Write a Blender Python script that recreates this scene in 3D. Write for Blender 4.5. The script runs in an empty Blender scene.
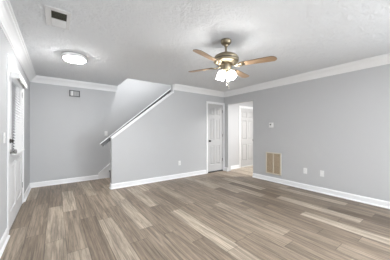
import bpy, bmesh, math, random
from mathutils import Vector, Matrix

# ------------------------------------------------------------------ camera, world, lights, exposure
C = bpy.context.scene.collection
SC = bpy.context.scene
YAW = math.atan2(.588, .809)
FPX = 191.0
cam_d = bpy.data.cameras.new('camera')
cam_d.sensor_width = 36.0
cam_d.lens = FPX / 390.0 * 36.0
cam_d.shift_y = 1.5 / 390.0
cam_d.clip_start = .02
cam = bpy.data.objects.new('camera', cam_d)
cam.location = (0, 0, 1.24)
cam.rotation_euler = (math.pi / 2, 0, -YAW)
C.objects.link(cam)
SC.camera = cam

world = bpy.data.worlds.new('sky')
SC.world = world
world.use_nodes = True
world.node_tree.nodes['Background'].inputs[0].default_value = (.93, .96, 1, 1)
world.node_tree.nodes['Background'].inputs[1].default_value = 1.6


def area(name, loc, rot, sx, sy, power, col=(1, 1, 1)):
    d = bpy.data.lights.new(name, 'AREA')
    d.shape = 'RECTANGLE'
    d.size = sx
    d.size_y = sy
    d.energy = power
    d.color = col
    o = bpy.data.objects.new(name, d)
    o.location = loc
    o.rotation_euler = rot
    C.objects.link(o)
    return o


# fill light added at unseen windows behind the camera: two in the rear wall, one in the right wall
SC.cycles.caustics_reflective = False
area('window_daylight', (.75, -3.36, 1.35), (math.pi / 2, 0, 0), 1.3, 1.4, 17, (.88, .94, 1))
area('window_daylight', (3.05, -3.36, 1.35), (math.pi / 2, 0, 0), 1.3, 1.4, 13, (.88, .94, 1))
area('window_daylight', (4.30, -2.35, 1.2), (math.pi / 2, 0, math.pi / 2), 1.7, 1.2, 118, (.88, .94, 1))
area('rear_ceiling_lamp_light', (2.0, -1.5, 2.44), (0, 0, 0), .45, .45, 45, (.97, .985, 1))  # fill added behind the camera to even out the walls; no fixture built
# ceiling lamps of the hall beyond the opening and of the upper stair landing
area('hall_lamp_light', (5.2, 2.75, 2.44), (0, 0, 0), .5, .5, 37, (1, .985, .97))
area('stair_lamp_light', (1.75, 5.0, 4.4), (0, 0, 0), .35, .35, 34, (1, 1, 1))

SC.view_settings.view_transform = 'Standard'
SC.view_settings.look = 'None'
SC.view_settings.exposure = 1.24
SC.view_settings.gamma = 1.0
SC.view_settings.use_curve_mapping = False

# ------------------------------------------------------------------ dimensions
L, R, B, N, REAR = -.47, 4.34, 4.38, 5.53, -3.4      # wall planes: left, right, back, stair nook, rear
H = 2.47
T = .12                                              # wall thickness
OPEN_U = 1.34                                        # left end of the stairwell opening in the ceiling


# ------------------------------------------------------------------ materials
def mat(name, col, rough=.5, metal=0, spec=.5, bump=None, vary=None, coat=0):
    m = bpy.data.materials.new(name)
    m.use_nodes = True
    nt = m.node_tree
    b = nt.nodes['Principled BSDF']
    b.inputs['Base Color'].default_value = (*col, 1)
    b.inputs['Roughness'].default_value = rough
    b.inputs['Metallic'].default_value = metal
    b.inputs['Specular IOR Level'].default_value = spec
    b.inputs['Coat Weight'].default_value = coat
    tc = nt.nodes.new('ShaderNodeTexCoord')
    if vary:
        sc, amt = vary
        n = nt.nodes.new('ShaderNodeTexNoise')
        n.inputs['Scale'].default_value = sc
        n.inputs['Detail'].default_value = 4
        nt.links.new(tc.outputs['Object'], n.inputs['Vector'])
        r = nt.nodes.new('ShaderNodeMapRange')
        r.inputs[3].default_value = 1 - amt
        r.inputs[4].default_value = 1 + amt
        nt.links.new(n.outputs['Fac'], r.inputs[0])
        mx = nt.nodes.new('ShaderNodeVectorMath')
        mx.operation = 'SCALE'
        mx.inputs[0].default_value = col
        nt.links.new(r.outputs[0], mx.inputs['Scale'])
        nt.links.new(mx.outputs[0], b.inputs['Base Color'])
    if bump:
        sc, st, dist = bump
        n = nt.nodes.new('ShaderNodeTexNoise')
        n.inputs['Scale'].default_value = sc
        n.inputs['Detail'].default_value = 5
        nt.links.new(tc.outputs['Object'], n.inputs['Vector'])
        bp = nt.nodes.new('ShaderNodeBump')
        bp.inputs['Strength'].default_value = st
        bp.inputs['Distance'].default_value = dist
        nt.links.new(n.outputs['Fac'], bp.inputs['Height'])
        nt.links.new(bp.outputs['Normal'], b.inputs['Normal'])
    return m


WALL = mat('grey_wall_paint', (.515, .520, .527), .75, spec=.25, bump=(160, .08, .002), vary=(.8, .012))
HALLW = WALL
TRIM = mat('white_trim_paint', (.82, .825, .83), .35, spec=.4, vary=(3, .01))
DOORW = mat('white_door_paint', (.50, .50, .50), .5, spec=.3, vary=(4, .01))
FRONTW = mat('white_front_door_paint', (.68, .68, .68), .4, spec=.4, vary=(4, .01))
PLATE = mat('white_plastic', (.78, .78, .77), .35, vary=(20, .01))
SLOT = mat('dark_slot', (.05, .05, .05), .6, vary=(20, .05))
BRASS = mat('antique_brass', (.30, .255, .18), .42, metal=1, vary=(30, .12))
NICKEL = mat('satin_nickel', (.33, .32, .31), .3, metal=1, vary=(30, .08))
CHROME = mat('polished_nickel', (.66, .65, .64), .3, metal=1, vary=(30, .05))
HINGE = mat('dark_hinge_metal', (.16, .15, .14), .35, metal=1, vary=(40, .1))
BLACK = mat('dark_bronze', (.07, .065, .06), .35, metal=.7, vary=(30, .1))
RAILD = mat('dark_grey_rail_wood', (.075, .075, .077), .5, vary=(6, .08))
CARPET = mat('grey_stair_carpet', (.2, .2, .205), .95, spec=.1, bump=(300, .6, .004), vary=(60, .15))
CREAM = mat('cream_painted_metal', (.66, .61, .5), .4, vary=(10, .03))
TAN = mat('tan_metal_louver', (.54, .44, .32), .45, vary=(25, .08))
TANDK = mat('brown_duct', (.26, .2, .14), .7, vary=(15, .1))
REGP = mat('register_paint', (.68, .68, .678), .5, vary=(9, .02))
DUCT = mat('dark_duct', (.045, .042, .03), .8, vary=(15, .1))
SLAT = mat('white_blind_slat', (.76, .76, .755), .45, vary=(8, .015))
GREYP = mat('grey_panel', (.40, .40, .40), .5, vary=(40, .1))
CHAIN = mat('pull_chain_metal', (.55, .53, .48), .35, metal=1, vary=(40, .05))


def ceiling_mat():
    m = bpy.data.materials.new('stomped_ceiling_texture')
    m.use_nodes = True
    nt = m.node_tree
    b = nt.nodes['Principled BSDF']
    b.inputs['Base Color'].default_value = (.75, .765, .78, 1)
    b.inputs['Roughness'].default_value = .9
    b.inputs['Specular IOR Level'].default_value = .15
    tc = nt.nodes.new('ShaderNodeTexCoord')
    n1 = nt.nodes.new('ShaderNodeTexNoise')
    n1.inputs['Scale'].default_value = 19
    n1.inputs['Detail'].default_value = 7
    n1.inputs['Roughness'].default_value = .65
    n1.inputs['Distortion'].default_value = 1.6
    v = nt.nodes.new('ShaderNodeTexVoronoi')
    v.inputs['Scale'].default_value = 11
    v.feature = 'SMOOTH_F1'
    mx = nt.nodes.new('ShaderNodeMath')
    mx.operation = 'MULTIPLY_ADD'
    mx.inputs[1].default_value = .5
    nt.links.new(tc.outputs['Object'], n1.inputs['Vector'])
    nt.links.new(tc.outputs['Object'], v.inputs['Vector'])
    nt.links.new(v.outputs['Distance'], mx.inputs[0])
    nt.links.new(n1.outputs['Fac'], mx.inputs[2])
    bp = nt.nodes.new('ShaderNodeBump')
    bp.inputs['Strength'].default_value = .9
    bp.inputs['Distance'].default_value = .028
    nt.links.new(mx.outputs[0], bp.inputs['Height'])
    nt.links.new(bp.outputs['Normal'], b.inputs['Normal'])
    return m


CEIL = ceiling_mat()


def emit(name, col, s, base=(.9, .9, .9)):
    m = mat(name, base, .3)
    b = m.node_tree.nodes['Principled BSDF']
    b.inputs['Emission Color'].default_value = (*col, 1)
    b.inputs['Emission Strength'].default_value = s
    return m


SHADE = emit('lit_frosted_glass', (1, .985, .96), 26.0)
NECK = emit('dim_frosted_glass_neck', (1, .97, .92), 3.0)
DOME = emit('lit_dome_glass', (1, .985, .975), 46.0)


def glass_mat():
    m = bpy.data.materials.new('window_glass')
    m.use_nodes = True
    nt = m.node_tree
    nt.nodes.remove(nt.nodes['Principled BSDF'])
    out = nt.nodes['Material Output']
    t = nt.nodes.new('ShaderNodeBsdfTransparent')
    g = nt.nodes.new('ShaderNodeBsdfGlossy')
    g.inputs['Roughness'].default_value = .02
    f = nt.nodes.new('ShaderNodeFresnel')
    mx = nt.nodes.new('ShaderNodeMixShader')
    nt.links.new(f.outputs[0], mx.inputs[0])
    nt.links.new(t.outputs[0], mx.inputs[1])
    nt.links.new(g.outputs[0], mx.inputs[2])
    nt.links.new(mx.outputs[0], out.inputs[0])
    return m


GLASS = glass_mat()


def wood_blade_mat():
    m = bpy.data.materials.new('maple_blade_wood')
    m.use_nodes = True
    nt = m.node_tree
    b = nt.nodes['Principled BSDF']
    b.inputs['Roughness'].default_value = .38
    tc = nt.nodes.new('ShaderNodeTexCoord')
    mp = nt.nodes.new('ShaderNodeMapping')
    mp.inputs['Scale'].default_value = (3, 40, 20)
    n = nt.nodes.new('ShaderNodeTexNoise')
    n.inputs['Scale'].default_value = 1
    n.inputs['Detail'].default_value = 4
    cr = nt.nodes.new('ShaderNodeValToRGB')
    cr.color_ramp.elements[0].position = .3
    cr.color_ramp.elements[0].color = (.29, .185, .105, 1)
    cr.color_ramp.elements[1].position = .7
    cr.color_ramp.elements[1].color = (.44, .30, .185, 1)
    nt.links.new(tc.outputs['Object'], mp.inputs[0])
    nt.links.new(mp.outputs[0], n.inputs['Vector'])
    nt.links.new(n.outputs['Fac'], cr.inputs[0])
    nt.links.new(cr.outputs[0], b.inputs['Base Color'])
    return m


BLADE = wood_blade_mat()
BLADETOP = mat('dark_blade_edge', (.10, .07, .045), .4, vary=(30, .15))


def floor_mat():
    """Vinyl planks: each plank face carries its own tone and grain offset (the plank's own colour)."""
    m = bpy.data.materials.new('greyish_oak_vinyl_planks')
    m.use_nodes = True
    nt = m.node_tree
    N_ = nt.nodes.new
    lk = nt.links.new
    b = nt.nodes['Principled BSDF']
    b.inputs['Specular IOR Level'].default_value = .30
    at = N_('ShaderNodeAttribute')
    at.attribute_name = 'plank'
    sep = N_('ShaderNodeSeparateColor')
    lk(at.outputs['Color'], sep.inputs[0])
    tc = N_('ShaderNodeTexCoord')
    off = N_('ShaderNodeCombineXYZ')
    mul = N_('ShaderNodeMath'); mul.operation = 'MULTIPLY'; mul.inputs[1].default_value = 37
    lk(sep.outputs[1], mul.inputs[0])
    lk(mul.outputs[0], off.inputs[0]); lk(mul.outputs[0], off.inputs[1])
    add = N_('ShaderNodeVectorMath'); add.operation = 'ADD'
    lk(tc.outputs['Object'], add.inputs[0]); lk(off.outputs[0], add.inputs[1])

    def noise(scale, detail, rough=.6, dist=0.0):
        mp = N_('ShaderNodeMapping'); mp.inputs['Scale'].default_value = scale
        n = N_('ShaderNodeTexNoise'); n.inputs['Scale'].default_value = 1
        n.inputs['Detail'].default_value = detail; n.inputs['Roughness'].default_value = rough
        n.inputs['Distortion'].default_value = dist
        lk(add.outputs[0], mp.inputs[0]); lk(mp.outputs[0], n.inputs['Vector'])
        return n.outputs['Fac']
    grain = noise((64, 1.8, 1), 7, .66, .5)
    blotch = noise((16, 1.1, 1), 5, .62, .9)
    fine = noise((170, 9, 1), 3, .6)
    knots = noise((30, 7, 1), 5, .75, 2.5)

    def ramp(src, p0, v0, p1, v1):
        r = N_('ShaderNodeMapRange'); r.interpolation_type = 'SMOOTHSTEP'
        r.inputs[1].default_value = p0; r.inputs[2].default_value = p1
        r.inputs[3].default_value = v0; r.inputs[4].default_value = v1
        lk(src, r.inputs[0]); return r.outputs[0]

    def math_(op, a, c):
        q = N_('ShaderNodeMath'); q.operation = op
        for i, s in enumerate((a, c)):
            if isinstance(s, float): q.inputs[i].default_value = s
            else: lk(s, q.inputs[i])
        return q.outputs[0]
    g = math_('MULTIPLY', ramp(grain, .32, .62, .62, 1.2), ramp(blotch, .32, .68, .68, 1.22))
    g = math_('MULTIPLY', g, ramp(fine, .25, .9, .75, 1.1))
    kn = math_('SUBTRACT', 1.0, math_('MULTIPLY', ramp(knots, .58, 0.0, .72, .38), sep.outputs[2]))
    g = math_('MULTIPLY', g, kn)
    cr = N_('ShaderNodeValToRGB')
    el = cr.color_ramp.elements
    el[0].position = 0; el[0].color = (.142, .107, .078, 1)
    el[1].position = 1; el[1].color = (.51, .437, .350, 1)
    e = el.new(.5); e.color = (.296, .238, .182, 1)
    lk(sep.outputs[0], cr.inputs[0])
    sc = N_('ShaderNodeVectorMath'); sc.operation = 'SCALE'
    lk(cr.outputs[0], sc.inputs[0]); lk(g, sc.inputs['Scale'])
    # thin dark joints from the plank's own UV (metres from its edges)
    uv = N_('ShaderNodeUVMap'); uv.uv_map = 'joint'
    su = N_('ShaderNodeSeparateXYZ'); lk(uv.outputs[0], su.inputs[0])
    ex = math_('SUBTRACT', .095, math_('ABSOLUTE', su.outputs[0], 0.0))
    ey = math_('SUBTRACT', .61, math_('ABSOLUTE', su.outputs[1], 0.0))
    ed = math_('MINIMUM', ex, ey)
    jt = ramp(ed, .0008, .45, .004, 1.0)
    s2 = N_('ShaderNodeVectorMath'); s2.operation = 'SCALE'
    lk(sc.outputs[0], s2.inputs[0]); lk(jt, s2.inputs['Scale'])
    lk(s2.outputs[0], b.inputs['Base Color'])
    lk(ramp(grain, .3, .36, .7, .48), b.inputs['Roughness'])
    bp = N_('ShaderNodeBump'); bp.inputs['Strength'].default_value = .12; bp.inputs['Distance'].default_value = .002
    lk(grain, bp.inputs['Height']); lk(bp.outputs['Normal'], b.inputs['Normal'])
    return m


FLOOR = floor_mat()


# ------------------------------------------------------------------ mesh helpers
class MB:
    def __init__(s):
        s.bm = bmesh.new()

    def box(s, a, b):
        x0, y0, z0 = a
        x1, y1, z1 = b
        v = [s.bm.verts.new(p) for p in ((x0, y0, z0), (x1, y0, z0), (x1, y1, z0), (x0, y1, z0),
                                         (x0, y0, z1), (x1, y0, z1), (x1, y1, z1), (x0, y1, z1))]
        for f in ((0, 3, 2, 1), (4, 5, 6, 7), (0, 1, 5, 4), (1, 2, 6, 5), (2, 3, 7, 6), (3, 0, 4, 7)):
            s.bm.faces.new([v[i] for i in f])
        return s

    def obox(s, M, a, b):
        n0 = len(s.bm.verts)
        s.box(a, b)
        s.bm.verts.ensure_lookup_table()
        for v in s.bm.verts[n0:]:
            v.co = M @ v.co
        return s

    def prism(s, pts, ext):
        """closed planar outline of 3-D points swept by vector ext"""
        ext = Vector(ext)
        a = [s.bm.verts.new(p) for p in pts]
        b = [s.bm.verts.new(Vector(p) + ext) for p in pts]
        n = len(pts)
        s.bm.faces.new(a)
        s.bm.faces.new(b[::-1])
        for i in range(n):
            j = (i + 1) % n
            s.bm.faces.new((a[j], a[i], b[i], b[j]))
        return s

    def frustum(s, a0, a1, b0, b1, y0, y1):
        """raised field: rectangle (x,z) a0..a1 at depth y0 to smaller b0..b1 at y1"""
        p = [(a0[0], y0, a0[1]), (a1[0], y0, a0[1]), (a1[0], y0, a1[1]), (a0[0], y0, a1[1]),
             (b0[0], y1, b0[1]), (b1[0], y1, b0[1]), (b1[0], y1, b1[1]), (b0[0], y1, b1[1])]
        v = [s.bm.verts.new(q) for q in p]
        for f in ((4, 5, 6, 7), (0, 1, 5, 4), (1, 2, 6, 5), (2, 3, 7, 6), (3, 0, 4, 7), (3, 2, 1, 0)):
            s.bm.faces.new([v[i] for i in f])
        return s

    def lathe(s, prof, M=None, n=24):
        """profile [(r,z)...] turned about local z"""
        M = M or Matrix()
        rings = []
        for r, z in prof:
            if r < 1e-5:
                rings.append([s.bm.verts.new(M @ Vector((0, 0, z)))])
            else:
                rings.append([s.bm.verts.new(M @ Vector((r * math.cos(2 * math.pi * k / n), r * math.sin(2 * math.pi * k / n), z))) for k in range(n)])
        for a, b in zip(rings, rings[1:]):
            for k in range(n):
                j = (k + 1) % n
                if len(a) == 1 and len(b) == 1:
                    continue
                if len(a) == 1:
                    s.bm.faces.new((a[0], b[j], b[k]))
                elif len(b) == 1:
                    s.bm.faces.new((a[k], a[j], b[0]))
                else:
                    s.bm.faces.new((a[k], a[j], b[j], b[k]))
        return s

    def tube(s, pts, r, n=8):
        pts = [Vector(p) for p in pts]
        rings = []
        for i, p in enumerate(pts):
            d = (pts[min(i + 1, len(pts) - 1)] - pts[max(i - 1, 0)]).normalized()
            up = Vector((0, 0, 1)) if abs(d.z) < .9 else Vector((1, 0, 0))
            x = d.cross(up).normalized()
            y = d.cross(x).normalized()
            rr = r[i] if isinstance(r, (list, tuple)) else r
            rings.append([s.bm.verts.new(p + x * rr * math.cos(2 * math.pi * k / n) + y * rr * math.sin(2 * math.pi * k / n)) for k in range(n)])
        for a, b in zip(rings, rings[1:]):
            for k in range(n):
                j = (k + 1) % n
                s.bm.faces.new((a[k], a[j], b[j], b[k]))
        s.bm.faces.new(rings[0][::-1])
        s.bm.faces.new(rings[-1])
        return s

    def build(s, name, m, parent=None, bevel=0, smooth=False, kind=None):
        bmesh.ops.recalc_face_normals(s.bm, faces=s.bm.faces[:])
        me = bpy.data.meshes.new(name)
        s.bm.to_mesh(me)
        s.bm.free()
        me.materials.append(m)
        if smooth:
            for p in me.polygons:
                p.use_smooth = True
        o = bpy.data.objects.new(name, me)
        C.objects.link(o)
        if parent:
            o.parent = parent
        if bevel:
            bv = o.modifiers.new('bevel', 'BEVEL')
            bv.width = bevel
            bv.segments = 2
            bv.limit_method = 'ANGLE'
        if kind:
            o['kind'] = kind
        return o


def tag(o, label, cat, group=None):
    o['label'] = label
    o['category'] = cat
    if group:
        o['group'] = group
    return o


def empty(name, loc, label=None, cat=None, group=None, rot=(0, 0, 0), kind=None):
    o = bpy.data.objects.new(name, None)
    o.empty_display_size = .1
    o.location = loc
    o.rotation_euler = rot
    C.objects.link(o)
    if label:
        tag(o, label, cat, group)
    if kind:
        o['kind'] = kind
    return o


def copy_tree(o, parent=None):
    c = o.copy()
    C.objects.link(c)
    if parent:
        c.parent = parent
    for ch in [q for q in bpy.data.objects if q.parent == o]:
        copy_tree(ch, c)
    return c


def struct(mb, name, m, bevel=0, label=None, cat=None):
    o = mb.build(name, m, bevel=bevel, kind='structure')
    o['label'] = label
    o['category'] = cat
    return o


# ------------------------------------------------------------------ floor of planks
def build_floor():
    W, LEN, U0 = .19, 1.22, .09
    rnd = random.Random(11)
    seam = {0: 3.55, -1: 3.90, -3: 3.32, -2: 2.95, 2: 2.95, 4: 2.36, 6: 2.97, 7: 1.40, 15: 1.39, 17: 2.0, 20: 2.33, 3: 3.35, 1: 4.35, 5: 3.3}
    tones = {(0, 3.55): .74, (-1, 2.68): .68, (-1, 1.46): .62, (-3, 2.10): .55, (-3, 3.32): .32, (-2, 2.95): .42, (-2, 1.73): .30,
             (2, 1.73): .68, (3, 2.13): .38, (2, 2.95): .50, (4, 2.36): .72, (6, 2.97): .74, (7, 1.40): .80, (15, .17): .76, (17, .78): .70,
             (20, 1.11): .66, (0, 2.33): .52, (1, 3.13): .40, (1, 1.91): .26, (0, 4.77): .35, (-1, 3.90): .28, (5, 2.08): .40, (5, 3.3): .34,
             (16, .78): .3, (18, .78): .3, (19, 1.11): .34, (7, 2.62): .45, (6, 1.75): .36, (8, 1.4): .5}
    bm = bmesh.new()
    col = bm.loops.layers.float_color.new('plank')
    uvl = bm.loops.layers.uv.new('joint')
    u_max, v_max = 6.9, 5.6
    for k in range(-4, 36):
        u0, u1 = U0 + k * W, U0 + (k + 1) * W
        s0 = seam.get(k, rnd.uniform(0, LEN))
        v = s0 - LEN * math.ceil((s0 + 3.6) / LEN)
        while v < v_max:
            t = None
            for (kk, vv), tt in tones.items():
                if kk == k and abs(vv - v) < .06:
                    t = tt
            if t is None:
                t = rnd.choice((.26, .34, .38, .42, .46, .5, .56, .66))
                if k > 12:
                    t = min(t, .50) - (.26 if k > 14 else .14) if v + LEN / 2 < 2.7 else t + .08  # fall of light put into tone: darker near, paler towards the hall
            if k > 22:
                t = rnd.choice((.7, .8, .9, .95))  # hall planks made pale to carry the bright hall light in their colour
            a, b = rnd.random(), rnd.choice((0, .25, .5, 1, 1))
            if t > .75:
                b = 0.1
            x0, x1 = max(u0, -.6), min(u1, u_max)
            y0, y1 = max(v, -3.55), min(v + LEN, v_max)
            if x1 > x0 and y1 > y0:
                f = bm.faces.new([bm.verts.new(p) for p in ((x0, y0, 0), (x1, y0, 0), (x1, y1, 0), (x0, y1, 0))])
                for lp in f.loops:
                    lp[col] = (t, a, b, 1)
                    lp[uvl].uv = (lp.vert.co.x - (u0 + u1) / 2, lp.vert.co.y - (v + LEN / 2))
            v += LEN
    # underside slab so the floor has thickness
    z = -.06
    top = ((-.6, -3.55), (u_max, -3.55), (u_max, v_max), (-.6, v_max))
    lo = [bm.verts.new((x, y, z)) for x, y in top]
    hi = [bm.verts.new((x, y, -.0005)) for x, y in top]
    bm.faces.new(lo[::-1])
    for i in range(4):
        j = (i + 1) % 4
        bm.faces.new((lo[i], lo[j], hi[j], hi[i]))
    me = bpy.data.meshes.new('floor')
    bm.to_mesh(me)
    bm.free()
    me.materials.append(FLOOR)
    o = bpy.data.objects.new('floor', me)
    C.objects.link(o)
    o['kind'] = 'structure'
    o['label'] = 'greyish brown wood plank floor running across the empty room'
    o['category'] = 'floor'


build_floor()

# ------------------------------------------------------------------ walls and ceiling
D1A, D1B, D1H = 3.215, 4.385, 2.065          # front door opening in the left wall (along v)
C1A, C1B, C1H = 3.655, 4.275, 2.075          # closet door opening in the back wall (along u)
HA, HB, HH = 5.10, 5.88, 2.06                # hall door opening
OA, OB, OH = 3.282, 4.215, 2.097             # cased-less opening in the right wall (along v)

m = MB().prism([(L, REAR - T, 0), (L, D1A, 0), (L, D1A, D1H), (L, D1B, D1H), (L, D1B, 0), (L, N + T, 0), (L, N + T, H + .2), (L, REAR - T, H + .2)], (-T, 0, 0))
struct(m, 'wall_left', WALL, label='light grey wall holding the white front door', cat='wall')

SL0, SL1 = (.968, 1.100), (2.47, 2.274)       # slope of the half wall beside the stairs
m = MB().prism([(SL0[0], B, 0), (C1A, B, 0), (C1A, B, C1H), (C1B, B, C1H), (C1B, B, 0), (R + .06, B, 0), (R + .06, B, H + .25),
                (SL1[0], B, H + .25), (SL1[0], B, SL1[1]), (SL0[0], B, SL0[1])], (0, T, 0))
struct(m, 'wall_back', WALL, label='light grey wall whose sloped end follows the stairs', cat='wall')

m = MB().prism([(R + .06, B, 0), (HA, B, 0), (HA, B, HH), (HB, B, HH), (HB, B, 0), (6.8, B, 0), (6.8, B, H), (R + .06, B, H)], (0, T, 0))
struct(m, 'wall_hall', HALLW, label='light grey hall wall beyond the doorless opening', cat='wall')

m = MB().prism([(R, -1.45, 0), (R, OA, 0), (R, OA, OH), (R, OB, OH), (R, OB, 0), (R, B, 0), (R, B, H + .2), (R, -1.45, H + .2)], (T, 0, 0))
m.box((R, REAR - T, 0), (R + T, -3.25, H + .2)).box((R, -3.25, 0), (R + T, -1.45, .65)).box((R, -3.25, 2.05), (R + T, -1.45, H + .2))
struct(m, 'wall_right', WALL, label='long light grey wall with a tan return grille near its base', cat='wall')

m = MB().box((L, N, 0), (R + T, N + T, 5.0))
struct(m, 'wall_nook', WALL, label='light grey wall behind the stairs with a small framed box up high', cat='wall')

m = MB()                                        # rear wall with two window openings
wz0, wz1 = .65, 2.05
xs = [L - T, .1, 1.4, 2.4, 3.7, R + T]
for i in range(5):
    if i in (1, 3):
        m.box((xs[i], REAR - T, 0), (xs[i + 1], REAR, wz0))
        m.box((xs[i], REAR - T, wz1), (xs[i + 1], REAR, H + .2))
    else:
        m.box((xs[i], REAR - T, 0), (xs[i + 1], REAR, H + .2))
struct(m, 'wall_rear', WALL, label='grey wall behind the camera with two windows', cat='wall')

m = MB().prism([(L, REAR, H), (R, REAR, H), (R, B + T, H), (OPEN_U, B + T, H), (OPEN_U, N, H), (L, N, H)], (0, 0, .2))
struct(m, 'ceiling', CEIL, label='white stomp-textured ceiling', cat='ceiling')

# hall shell
struct(MB().box((R + T, 1.6, H), (6.8, B, H + .2)), 'ceiling_hall', CEIL, label='white ceiling of the hall', cat='ceiling')
struct(MB().box((6.8, 1.6, 0), (6.92, B + T, H)), 'wall_hall_end', HALLW, label='grey end wall of the hall', cat='wall')
struct(MB().box((R + T, 1.48, 0), (6.92, 1.6, H)), 'wall_hall_near', HALLW, label='grey near wall of the hall', cat='wall')
# upper stair shaft
struct(MB().box((OPEN_U - T, B, H + .2), (OPEN_U, N, 5.0)), 'wall_stair_left', WALL, label='upper stairwell wall', cat='wall')
struct(MB().box((OPEN_U, B, H + .25), (R + T, B + T, 5.0)), 'wall_stair_front', WALL, label='upper stairwell front wall', cat='wall')
struct(MB().box((R, B + T, 0), (R + T, N, 5.0)), 'wall_stair_right', WALL, label='stairwell end wall', cat='wall')
struct(MB().box((OPEN_U - T, B, 5.0), (R + T, N + T, 5.12)), 'ceiling_stair', CEIL, label='ceiling over the stairwell', cat='ceiling')


# added unseen windows for the fill: two in the rear wall, one in the right
for i, (a, b) in enumerate(((.1, 1.4), (2.4, 3.7), (-3.25, -1.45))):
    w = empty('window_%d' % (i + 1), ((a + b) / 2, REAR, wz0), kind='structure')
    if i == 2:
        w.location = (R, (a + b) / 2, wz0)
        w.rotation_euler = (0, 0, math.pi / 2)
    f = MB()
    hw = (b - a) / 2
    hh = wz1 - wz0
    f.box((-hw, -.1, 0), (-hw + .05, -.03, hh)).box((hw - .05, -.1, 0), (hw, -.03, hh)).box((-hw, -.1, 0), (hw, -.03, .05)).box((-hw, -.1, hh - .05), (hw, -.03, hh)).box((-hw, -.1, hh / 2 - .02), (hw, -.03, hh / 2 + .02))
    f.build('window_frame', TRIM, w)
    MB().box((-hw + .04, -.07, .04), (hw - .04, -.064, hh - .04)).build('pane', GLASS, w)

# ------------------------------------------------------------------ trim: baseboards and crown
BASE = [(0, 0), (.030, 0), (.0295, .007), (.027, .013), (.022, .0175), (.016, .019), (.014, .022), (.014, .09), (.010, .100), (.007, .106), (.004, .110), (0, .110)]
CROWN = [(0, 0), (.008, 0), (.010, .014), (.020, .018), (.026, .035), (.045, .062), (.072, .092), (.092, .104), (.096, .118), (.112, .124), (.114, .14), (0, .14)]


def run(mb, prof, p0, p1, normal, z0):
    """profile (outward, up) swept from p0 to p1 along the wall"""
    nx, ny = normal
    pts = [(p0[0] + nx * a, p0[1] + ny * a, z0 + b) for a, b in prof]
    mb.prism(pts, (p1[0] - p0[0], p1[1] - p0[1], 0))
    return mb


def trim(name, m, label):
    struct(m, name, TRIM, label=label, cat='trim')


CZ = H - .14
trim('baseboard_left', run(run(MB(), BASE, (L, REAR), (L, 3.115), (1, 0), 0), BASE, (L, 4.475), (L, N), (1, 0), 0), 'white baseboard along the front door wall')
trim('baseboard_nook', run(MB(), BASE, (L, N), (.897, N), (0, -1), 0), 'white baseboard along the wall left of the stairs')
m = run(MB(), BASE, (SL0[0] - .014, B), (3.588, B), (0, -1), 0)
run(m, BASE, (SL0[0], B), (SL0[0], B + T), (-1, 0), 0)
trim('baseboard_back', m, 'white baseboard under the sloped stair wall')
trim('baseboard_right', run(run(MB(), BASE, (R, REAR), (R, OA), (-1, 0), 0), BASE, (R, OB), (R, B), (-1, 0), 0), 'white baseboard along the long right wall')
m = run(MB(), BASE, (R + T, B), (HA - .07, B), (0, -1), 0)
run(m, BASE, (HB + .07, B), (6.8, B), (0, -1), 0)
trim('baseboard_hall', m, 'white baseboard in the hall beside its door')
trim('baseboard_rear', run(MB(), BASE, (L, REAR), (R, REAR), (0, 1), 0), 'white baseboard behind the camera')
trim('trim_1', run(MB(), CROWN, (L, REAR), (L, N), (1, 0), CZ), 'white crown moulding above the front door')
trim('trim_2', run(MB(), CROWN, (L, N), (OPEN_U, N), (0, -1), CZ), 'white crown moulding left of the stairwell')
trim('trim_3', run(MB(), CROWN, (SL1[0], B), (R, B), (0, -1), CZ), 'white crown moulding above the closet door')
trim('trim_4', run(MB(), CROWN, (R, REAR), (R, B), (-1, 0), CZ), 'white crown moulding along the long right wall')
trim('trim_5', run(MB(), CROWN, (L, REAR), (R, REAR), (0, 1), CZ), 'white crown moulding behind the camera')

# sloped white cap on the half wall, with a face lip
dx, dz = SL1[0] - SL0[0], SL1[1] - SL0[1]
ln = math.hypot(dx, dz)
tx, tz = dx / ln, dz / ln
nx, nz = -tz, tx
a = Vector((SL0[0], 0, SL0[1]))
bq = Vector((SL1[0], 0, SL1[1]))
up = Vector((nx, 0, nz)) * .020
dn = Vector((nx, 0, nz)) * -.022
m = MB()
p = [a - Vector((tx, 0, tz)) * .012, bq, bq + up, a + up - Vector((tx, 0, tz)) * .012]
m.prism([(q.x, B - .018, q.z) for q in p], (0, .105, 0))
p = [a + dn, bq + dn, bq, a]
m.prism([(q.x, B - .014, q.z) for q in p], (0, .014, 0))
m.box((SL1[0] - .012, B - .018, SL1[1] - .03), (SL1[0] + .02, B + .005, H))
trim('trim_6', m, 'white sloped cap on top of the stair half wall')

# skirt board of the stairs on the nook wall
S = .83
sk0 = .90
m = MB().prism([(sk0, N, 0), (3.9, N, 0), (3.9, N, .14 + (3.9 - sk0) * S), (sk0, N, .14)], (0, -.018, 0))
q0, q1 = Vector((sk0, N, .14)), Vector((3.9, N, .14 + (3.9 - sk0) * S))
m.prism([(sk0 - .012, N, .115), (q1.x, N, q1.z - .03), (q1.x, N, q1.z + .014), (sk0 - .012, N, .152)], (0, -.030, 0))
trim('trim_7', m, 'white diagonal skirt board rising beside the stairs')

# staircase (carpeted), mostly hidden behind the half wall
pts = [(1.165, N - .031, 0)]
u, z = 1.165, 0
for k in range(12):
    z += .195
    pts += [(u, N - .031, z - .03), (u - .025, N - .031, z - .022), (u - .025, N - .031, z)]
    u += .235
    pts.append((u, N - .031, z))
pts.append((u, N - .031, 0))
m = MB().prism(pts, (0, -(N - .031 - B - T), 0))
st = struct(m, 'staircase', CARPET, label='grey carpeted stairs hidden behind the sloped half wall', cat='stairs')


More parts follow.
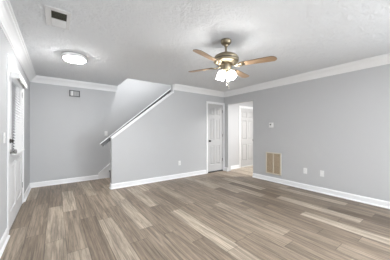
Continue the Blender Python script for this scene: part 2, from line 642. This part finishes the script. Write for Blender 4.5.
# ------------------------------------------------------------------ doors
def panel_door(w, h, panels, parent, th=.035, hole=None, paint=None):
    """front face at local y=0 looking to -y; panels = [(x0,z0,x1,z1)]"""
    m = MB()
    rec = .017
    zs = sorted({0, h} | {p[1] for p in panels} | {p[3] for p in panels} | ({hole[1], hole[3]} if hole else set()))
    holes = panels + ([hole] if hole else [])
    for z0, z1 in zip(zs, zs[1:]):
        cov = sorted([(q[0], q[2]) for q in holes if q[1] <= z0 + 1e-6 and q[3] >= z1 - 1e-6])
        x = 0
        for c0, c1 in cov + [(w, w)]:
            if c0 > x + 1e-6:
                m.box((x, 0, z0), (c0, th, z1))
            x = c1
    for x0, z0, x1, z1 in panels:
        m.box((x0, rec, z0), (x1, th, z1))
        g, bv = .020, .020
        m.frustum((x0 + g, z0 + g), (x1 - g, z1 - g), (x0 + g + bv, z0 + g + bv), (x1 - g - bv, z1 - g - bv), rec, .002)
    return m.build('slab', paint or DOORW, parent)


def six_panels(w, h):
    s, c = .105, .09
    x = [(s, (w - c) / 2), ((w + c) / 2, w - s)]
    z = [(.2, .78), (.95, 1.60), (1.70, h - .11)]
    return [(x0, z0, x1, z1) for z0, z1 in z for x0, x1 in x]


def casing(w, h, parent, cw=.062, left=True, right=True, th=.016, zf=0.0):
    m = MB()
    e = .0015
    for on, x0, x1, xb0, xb1 in ((left, -cw, -.004, -cw - e, -cw + .018), (right, w + .004, w + cw, w + cw - .018, w + cw + e)):
        if on:
            m.box((x0, -th, zf), (x1, 0, h + .004))
            m.box((xb0, -th - .005, zf), (xb1, -e, h + cw - .018))
    m.box((-cw, -th, h + .0041), (w + cw, 0, h + cw))
    m.box((-cw - e, -th - .005, h + cw - .0179), (w + cw + e, -e, h + cw + e))
    return m.build('casing', TRIM, parent, bevel=.003)


def jamb(w, h, parent, depth=.115):
    m = MB().box((-.004, 0, 0), (.004, depth, h)).box((w - .004, 0, 0), (w + .004, depth, h)).box((-.004, 0, h - .003), (w + .004, depth, h + .004))
    return m.build('jamb', TRIM, parent)


def hinge(x, z, parent, y=-.004, mm=None):
    m = MB().tube([(x, y, z - .045), (x, y, z + .045)], .008, 8).box((x - .016, -.001, z - .045), (x + .016, .003, z + .045))
    return m.build('hinge', mm or HINGE, parent)


def knob(x, z, parent, mm, r=.027):
    M = Matrix.Translation((x, 0, z)) @ Matrix.Rotation(math.pi / 2, 4, 'X')
    m = MB().lathe([(0, 0), (.03, 0), (.03, .006), (.012, .012), (.011, .03), (r * .8, .036), (r, .048), (r * .85, .06), (0, .066)], M, 16)
    return m.build('knob', mm, parent, smooth=True)


# closet door in the back wall
w = C1B - C1A
d = empty('door_2', (C1A, B, 0), 'white six-panel closet door at the corner of the grey walls', 'door', kind='structure')
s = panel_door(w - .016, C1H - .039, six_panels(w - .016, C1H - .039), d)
s.location = (.008, .012, .036)
casing(w, C1H, d)
jamb(w, C1H, d)
MB().box((.0, -.002, 0), (w, .06, .034)).build('threshold', SLOT, d)  # dark strip standing in for the shade in the gap under the door
knob(.075, .955, d, BLACK).location.y = .012
for z in (.36, 1.12, 1.87):
    hinge(w - .012, z, d, mm=NICKEL)
# hall door
w = HB - HA
d = empty('door_3', (HA, B, 0), 'white six-panel hall door seen through the opening', 'door', kind='structure')
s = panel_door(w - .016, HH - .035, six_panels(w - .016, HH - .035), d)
s.location = (.008, .012, .022)
casing(w, HH, d)
jamb(w, HH, d)
knob(w - .075, .93, d, BLACK).location.y = .012
for z in (.33, 1.02, 1.85):
    hinge(.012, z, d, mm=CHROME)
# front door in the left wall, with a glazed upper half; its frame turns so that it faces the room (+x)
w = D1B - D1A
d = empty('door_1', (L, D1A, 0), 'white front door with a glazed upper half and nickel knob', 'door', rot=(0, 0, math.pi / 2), kind='structure')
lite = (.15, .96, w - .33, 1.93)
pz = [(.14, .20, .14 + .36, .82), (.62, .20, w - .17, .82)]
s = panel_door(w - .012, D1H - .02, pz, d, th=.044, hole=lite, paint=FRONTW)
s.location = (.006, .0, .012)
m = MB()
for x0, z0, x1, z1 in ((lite[0] - .03, lite[1] - .03, lite[2] + .03, lite[1] + .012), (lite[0] - .03, lite[3] - .012, lite[2] + .03, lite[3] + .03),
                       (lite[0] - .03, lite[1], lite[0] + .012, lite[3]), (lite[2] - .012, lite[1], lite[2] + .03, lite[3])):
    m.box((x0, -.008, z0 + .012), (x1, .006, z1 + .012))
m.build('glass_frame', FRONTW, d, bevel=.004)
MB().box((lite[0], .02, lite[1]), (lite[2], .026, lite[3] + .02)).build('pane', GLASS, d)
casing(w, D1H, d, cw=.095, th=.007)
jamb(w, D1H, d)
knob(.110, .985, d, NICKEL, .030)
M = Matrix.Translation((.090, 0, 1.12)) @ Matrix.Rotation(math.pi / 2, 4, 'X')
m = MB().lathe([(0, 0), (.028, 0), (.028, .008), (.02, .014), (0, .016)], M, 16)
m.box((.084, -.034, 1.10), (.096, 0, 1.14))
m.build('deadbolt', BLACK, d)
for z in (.33, 1.13, 1.86):
    hinge(w - .012, z, d, y=.002)
# dark metal sill under the front door
MB().box((-.004, -.001, .0), (w, .1, .012)).build('threshold', HINGE, d)

# blind hanging on the front door: valance, slats, bottom rail
bl = empty('window_blind', (L, 3.325, .95), 'white slatted blind with a boxed valance hung over the front door glass', 'blind')
m = MB().box((.074, 0, .975), (.092, .78, 1.045)).box((.0, 0, .975), (.076, .014, 1.045)).box((.0, .766, .975), (.076, .78, 1.045)).box((0, 0, 1.035), (.08, .78, 1.045))
m.build('valance', SLAT, bl, bevel=.004)
MB().box((.010, .02, .972), (.055, .76, 1.02)).build('headrail', SLAT, bl)
m = MB()
zz = .03
while zz < .965:
    M = Matrix.Translation((.037, 0, zz)) @ Matrix.Rotation(math.radians(54), 4, 'Y')
    m.obox(M, (-.024, .02, -.0014), (.024, .77, .0014))
    zz += .037
m.build('slats', SLAT, bl)
MB().box((.012, .02, -.012), (.058, .77, .010)).build('bottom_rail', SLAT, bl, bevel=.003)
m = MB()
for y in (.10, .39, .68):
    for x in (.011, .060):
        m.tube([(x, y, 0), (x, y, .97)], .0014, 5)
m.build('ladder_cords', PLATE, bl)

# ------------------------------------------------------------------ handrail just inside the half wall
hr = empty('stair_handrail', (.763, B + T + .02, .981), 'white-topped sloping handrail running up the grey stair wall', 'handrail')
e0, e1 = Vector((0, 0, 0)), Vector((1.757, 0, 1.442))
t = (e1 - e0).normalized()
nrm = Vector((-t.z, 0, t.x))
hb = .085
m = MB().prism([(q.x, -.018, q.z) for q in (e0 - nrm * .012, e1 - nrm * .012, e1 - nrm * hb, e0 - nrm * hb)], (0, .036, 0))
m.build('rail_body', RAILD, hr)  # rail body dark grey below the white top strip
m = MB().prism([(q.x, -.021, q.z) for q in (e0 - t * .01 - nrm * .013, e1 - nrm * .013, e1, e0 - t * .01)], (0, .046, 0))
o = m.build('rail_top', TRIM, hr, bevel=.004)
o['label'] = 'white top strip of the handrail'
for s_ in (.45, 1.0, 1.65):
    q = e0 + t * s_ * ln * .62 - nrm * (hb - .01)
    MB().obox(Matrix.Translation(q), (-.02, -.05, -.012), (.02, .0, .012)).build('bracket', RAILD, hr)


# ------------------------------------------------------------------ plates, outlets, thermostat, grilles
def plate(name, loc, rot, label, cat, kind, group=None):
    """cover plate facing local -y, centred on loc"""
    e = empty(name, loc, label, cat, group, rot=(0, 0, rot))
    m = MB().box((-.037, -.006, -.06), (.037, 0, .06))
    m.build('cover_plate', PLATE, e, bevel=.003)
    if kind == 'outlet':
        for z in (-.022, .022):
            f = MB().lathe([(0, 0), (.017, 0), (.017, .003), (0, .003)], Matrix.Translation((0, -.006, z)) @ Matrix.Rotation(math.pi / 2, 4, 'X'), 16).build('socket', PLATE, e)
            MB().box((-.008, -.0098, z - .005), (-.005, -.0088, z + .006)).box((.005, -.0098, z - .004), (.008, -.0088, z + .006)).build('slots', SLOT, f)
    elif kind == 'switch':
        MB().box((-.006, -.016, -.004), (.006, -.006, .018)).build('toggle', PLATE, e, bevel=.002)
    else:
        MB().lathe([(0, 0), (.008, 0), (.008, .01), (.004, .012), (0, .012)], Matrix.Translation((0, -.006, 0)) @ Matrix.Rotation(math.pi / 2, 4, 'X'), 12).build('jack', PLATE, e)
    return e


RW = -math.pi / 2       # local -y turned to face -x (right wall looks at the room)
plate('wall_outlet', (2.67, B, .395), 0, 'white outlet low on the sloped stair wall', 'outlet', 'outlet')
plate('wall_outlet', (R, 1.93, .392), RW, 'white outlet low on the right wall, nearer the tan grille', 'outlet', 'outlet')
plate('jack_plate', (R, 1.61, .39), RW, 'white blank-looking plate low on the right wall, farther from the tan grille', 'wall plate', 'jack')
plate('light_switch', (1.078, N, 1.19), 0, 'white light switch on the nook wall above the low end of handrail', 'switch', 'switch')
plate('light_switch', (L, 2.97, 1.17), math.pi / 2, 'white light switch on the left wall beside the front door casing', 'switch', 'switch')

th = empty('thermostat', (R, 2.735, 1.40), 'small white thermostat with a dark dot on the right wall', 'thermostat', rot=(0, 0, RW))
MB().box((-.062, -.008, -.062), (.062, 0, .062)).build('base_plate', PLATE, th, bevel=.004)
MB().box((-.052, -.03, -.05), (.052, -.008, .05)).build('housing', PLATE, th, bevel=.006)
MB().lathe([(0, 0), (.018, 0), (.018, .006), (.013, .009), (0, .009)], Matrix.Translation((-.004, -.03, .012)) @ Matrix.Rotation(math.pi / 2, 4, 'X'), 16).build('dial', SLOT, th)

# framed box (door chime) on the nook wall
ch = empty('door_chime', (.3665, N, 2.168), 'small dark-framed grey box high on the wall left of the stairwell', 'door chime')
fw, fh, ft = .110, .074, .016
m = MB().box((-fw, -.03, -fh), (-fw + ft, 0, fh)).box((fw - ft, -.03, -fh), (fw, 0, fh)).box((-fw, -.03, -fh), (fw, 0, -fh + ft)).box((-fw, -.03, fh - ft), (fw, 0, fh))
m.build('frame', mat('dark_grey_frame', (.085, .087, .09), .5, vary=(20, .08)), ch, bevel=.002)
MB().box((-fw + ft, -.016, -fh + ft), (fw - ft, -.002, fh - ft)).build('panel', GREYP, ch)
for x in (-.055, .0, .05):
    MB().box((x - .014, -.024, -fh + ft), (x + .014, -.016, fh - ft)).build('chime_bar', PLATE if x < 0 else GREYP, ch, bevel=.003)

# return-air grille on the right wall
g = empty('return_grille', (R, 2.676, .453), 'tan two-panel air return grille in a cream frame on the right wall', 'air grille', rot=(0, 0, RW))
gw, gh = .204, .268
m = MB()
for x0, z0, x1, z1 in ((-gw, -gh, -gw + .028, gh), (gw - .028, -gh, gw, gh), (-gw, -gh, gw, -gh + .028), (-gw, gh - .028, gw, gh), (-.011, -gh, .011, gh)):
    m.box((x0, -.016, z0), (x1, 0, z1))
m.build('frame', CREAM, g, bevel=.003)
for x0, x1 in ((-gw + .028, -.011), (.011, gw - .028)):
    f = MB().box((x0, -.002, -gh + .028), (x1, 0, gh - .028)).build('backing', TANDK, g)
    m = MB()
    z = -gh + .036
    while z < gh - .034:
        m.obox(Matrix.Translation(((x0 + x1) / 2, -.008, z)) @ Matrix.Rotation(math.radians(22), 4, 'X'), (-(x1 - x0) / 2, -.0008, -.0064), ((x1 - x0) / 2, .0008, .0064))
        z += .0125
    m.build('louvers', TAN, g)

# ceiling register
rg = empty('ceiling_register', (.017, 2.56, H), 'white rectangular ceiling register with a dark louvered half', 'air register')
rw, rl = .110, .205
m = MB()
for x0, y0, x1, y1 in ((-rw, -rl, -.058, rl), (.076, -rl, rw, rl), (-.058, -rl, .076, -rl + .058), (-.058, .19, .076, rl), (-.058, .012, .076, .030)):
    m.box((x0, y0, -.006), (x1, y1, 0))
m.build('frame', REGP, rg, bevel=.002)
MB().box((-.058, -rl + .058, -.0015), (.076, .19, -.0005)).build('duct_opening', DUCT, rg)  # flat dark sheet painted as the shade inside the duct
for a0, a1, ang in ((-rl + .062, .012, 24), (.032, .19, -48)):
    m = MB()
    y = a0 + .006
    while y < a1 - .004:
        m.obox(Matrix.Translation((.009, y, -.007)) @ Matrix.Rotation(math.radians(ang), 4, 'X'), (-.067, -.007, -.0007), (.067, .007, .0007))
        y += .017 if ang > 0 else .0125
    m.build('louvers', REGP if ang < 0 else mat('louver_paint', (.13, .125, .095), .6, vary=(9, .05)), rg)  # near louvers coloured dark for the shade between them

# flush dome light
dl = empty('dome_ceiling_light', (.242, 3.66, H), 'lit round flush dome light on the white ceiling', 'ceiling light')
MB().lathe([(0, 0), (.170, 0), (.173, -.008), (.173, -.048), (.168, -.057), (.152, -.058), (.151, -.046), (0, -.046)], n=40).build('base_ring', TRIM, dl, smooth=True)
MB().lathe([(.1735, -.001), (.176, -.003), (.176, -.007), (.1735, -.009)], n=40).build('ring_edge', NICKEL, dl, smooth=True)
MB().lathe([(.1735, -.048), (.175, -.051), (.172, -.056), (.166, -.0585)], n=40).build('ring_edge', NICKEL, dl, smooth=True)
MB().lathe([(.150, -.047), (.151, -.064), (.143, -.077), (.118, -.086), (.08, -.092), (.04, -.095), (0, -.096)], n=40).build('dome_glass', DOME, dl, smooth=True)

# ------------------------------------------------------------------ ceiling fan
FU, FV = 1.8556, 1.8408
fan = empty('ceiling_fan', (FU, FV, H), 'brass ceiling fan with four maple blades and a lit glass cluster', 'ceiling fan')
MB().lathe([(0, 0), (.069, 0), (.072, -.010), (.070, -.030), (.058, -.050), (.036, -.062), (.024, -.066), (.026, -.078), (.016, -.090), (0, -.092)], n=28).build('canopy', BRASS, fan, smooth=True)
MB().lathe([(.0, -.08), (.013, -.08), (.013, -.205), (0, -.205)], n=14).build('downrod', BRASS, fan, smooth=True)
m = MB().lathe([(r_, z_ + .03) for r_, z_ in ((.013, -.185), (.03, -.188), (.034, -.205), (.06, -.214), (.115, -.228), (.152, -.250), (.166, -.272), (.170, -.283), (.158, -.288),
                (.158, -.300), (.170, -.304), (.168, -.318), (.150, -.335), (.11, -.348), (.07, -.354), (0, -.356))], n=36)
motor = m.build('motor_housing', BRASS, fan, smooth=True)
MB().lathe([(.1575, -.259), (.160, -.260), (.160, -.268), (.1575, -.269)], n=36).build('vent_band', SLOT, motor)
MB().lathe([(0, -.32), (.07, -.32), (.074, -.335), (.074, -.405), (.066, -.416), (.045, -.424), (0, -.424)], n=28).build('switch_housing', BRASS, fan, smooth=True)
MB().lathe([(0, -.42), (.05, -.42), (.06, -.43), (.055, -.448), (.03, -.458), (0, -.462)], n=24).build('light_fitter', BRASS, fan, smooth=True)

ZR = 2.1224 - H
TH0, SA, SB = -1.3218, -.0286, .0729
tilt = Vector((-SA, -SB, 1)).normalized()


def blade_mesh():
    # outline along +x from r=.20 to r=.645, rounded tip with clipped corners
    out = [(.205, -.040), (.24, -.046), (.40, -.053), (.56, -.060), (.618, -.060), (.640, -.046), (.658, -.022), (.658, .022), (.640, .046), (.618, .060), (.56, .060), (.40, .053), (.24, .046), (.205, .040)]
    return MB().prism([(x, y, -.003) for x, y in out], (0, 0, .006))


def iron_mesh():
    m = MB()
    m.tube([(.07, 0, .016), (.11, 0, .002), (.15, 0, -.014), (.19, 0, -.009)], [.012, .011, .011, .010], 8)
    for s_ in (-1, 1):
        m.tube([(.15, 0, -.013), (.185, s_ * .028, -.010), (.225, s_ * .034, -.0075)], .0075, 6)
    m.prism([(.17, -.03, -.0075), (.26, -.036, -.0075), (.275, 0, -.0075), (.26, .036, -.0075), (.17, .03, -.0075)], (0, 0, .004))
    return m


first = None
for k in range(4):
    ang = TH0 + k * math.pi / 2
    x = Vector((math.cos(ang), math.sin(ang), SA * math.cos(ang) + SB * math.sin(ang))).normalized()
    y = tilt.cross(x).normalized()
    M = Matrix((x, y, x.cross(y))).transposed().to_4x4()
    M.translation = Vector((0, 0, ZR))
    M = M @ Matrix.Rotation(math.radians(-8.5), 4, 'X')
    if first is None:
        b = blade_mesh().build('blade', BLADE, fan)
        ir = iron_mesh().build('blade_iron', BRASS, b, smooth=True)
        first = (b, ir)
        b.data.materials.append(BLADETOP)
        for pl in b.data.polygons:
            if abs(pl.normal.z) < .5:
                pl.material_index = 1
    else:
        b = first[0].copy()
        C.objects.link(b)
        ir = first[1].copy()
        C.objects.link(ir)
        ir.parent = b
    b.matrix_local = M

# four frosted tulip shades on short arms
K = .93
sp = [(r_ * K, z_ * K) for r_, z_ in [(.020, 0), (.024, -.012), (.040, -.030), (.052, -.055), (.056, -.080), (.054, -.098), (.060, -.112), (.0575, -.113), (.0515, -.098), (.053, -.080), (.049, -.056), (.037, -.033), (.020, -.014)]]
for k in range(4):
    ang = math.radians(8) + k * math.pi / 2
    c, s_ = math.cos(ang), math.sin(ang)
    arm = MB().tube([(c * .035, s_ * .035, -.43), (c * .055, s_ * .055, -.418), (c * .068, s_ * .068, -.425)], .009, 8).build('lamp_arm', BRASS, fan, smooth=True)
    M = Matrix.Translation((c * .066, s_ * .066, -.418)) @ Matrix.Rotation(ang, 4, 'Z') @ Matrix.Rotation(math.radians(-24), 4, 'Y')
    MB().lathe([(0, .006), (.022, .004), (.024, -.016), (0, -.018)], M, 16).build('lamp_holder', BRASS, arm, smooth=True)
    sh = MB().lathe(sp, M, 20).build('lamp_shade', SHADE, fan, smooth=True)
    sh.data.materials.append(NECK)
    for pl in sh.data.polygons:
        if (M.inverted() @ pl.center).z > -.045 * K:
            pl.material_index = 1
    MB().lathe([(0, -.018), (.014, -.022), (.024, -.05), (.026, -.066), (.018, -.084), (0, -.09)], M, 14).build('bulb', SHADE, sh, smooth=True)
for x, zl in ((.016, -.63), (-.02, -.60)):
    m = MB().tube([(x, -.035, -.44), (x, -.036, zl)], .0022, 6)
    m.lathe([(0, zl), (.006, zl - .006), (.007, zl - .022), (0, zl - .03)], Matrix.Translation((x, -.036, 0)), 10)
    m.build('pull_chain', CHAIN, fan)
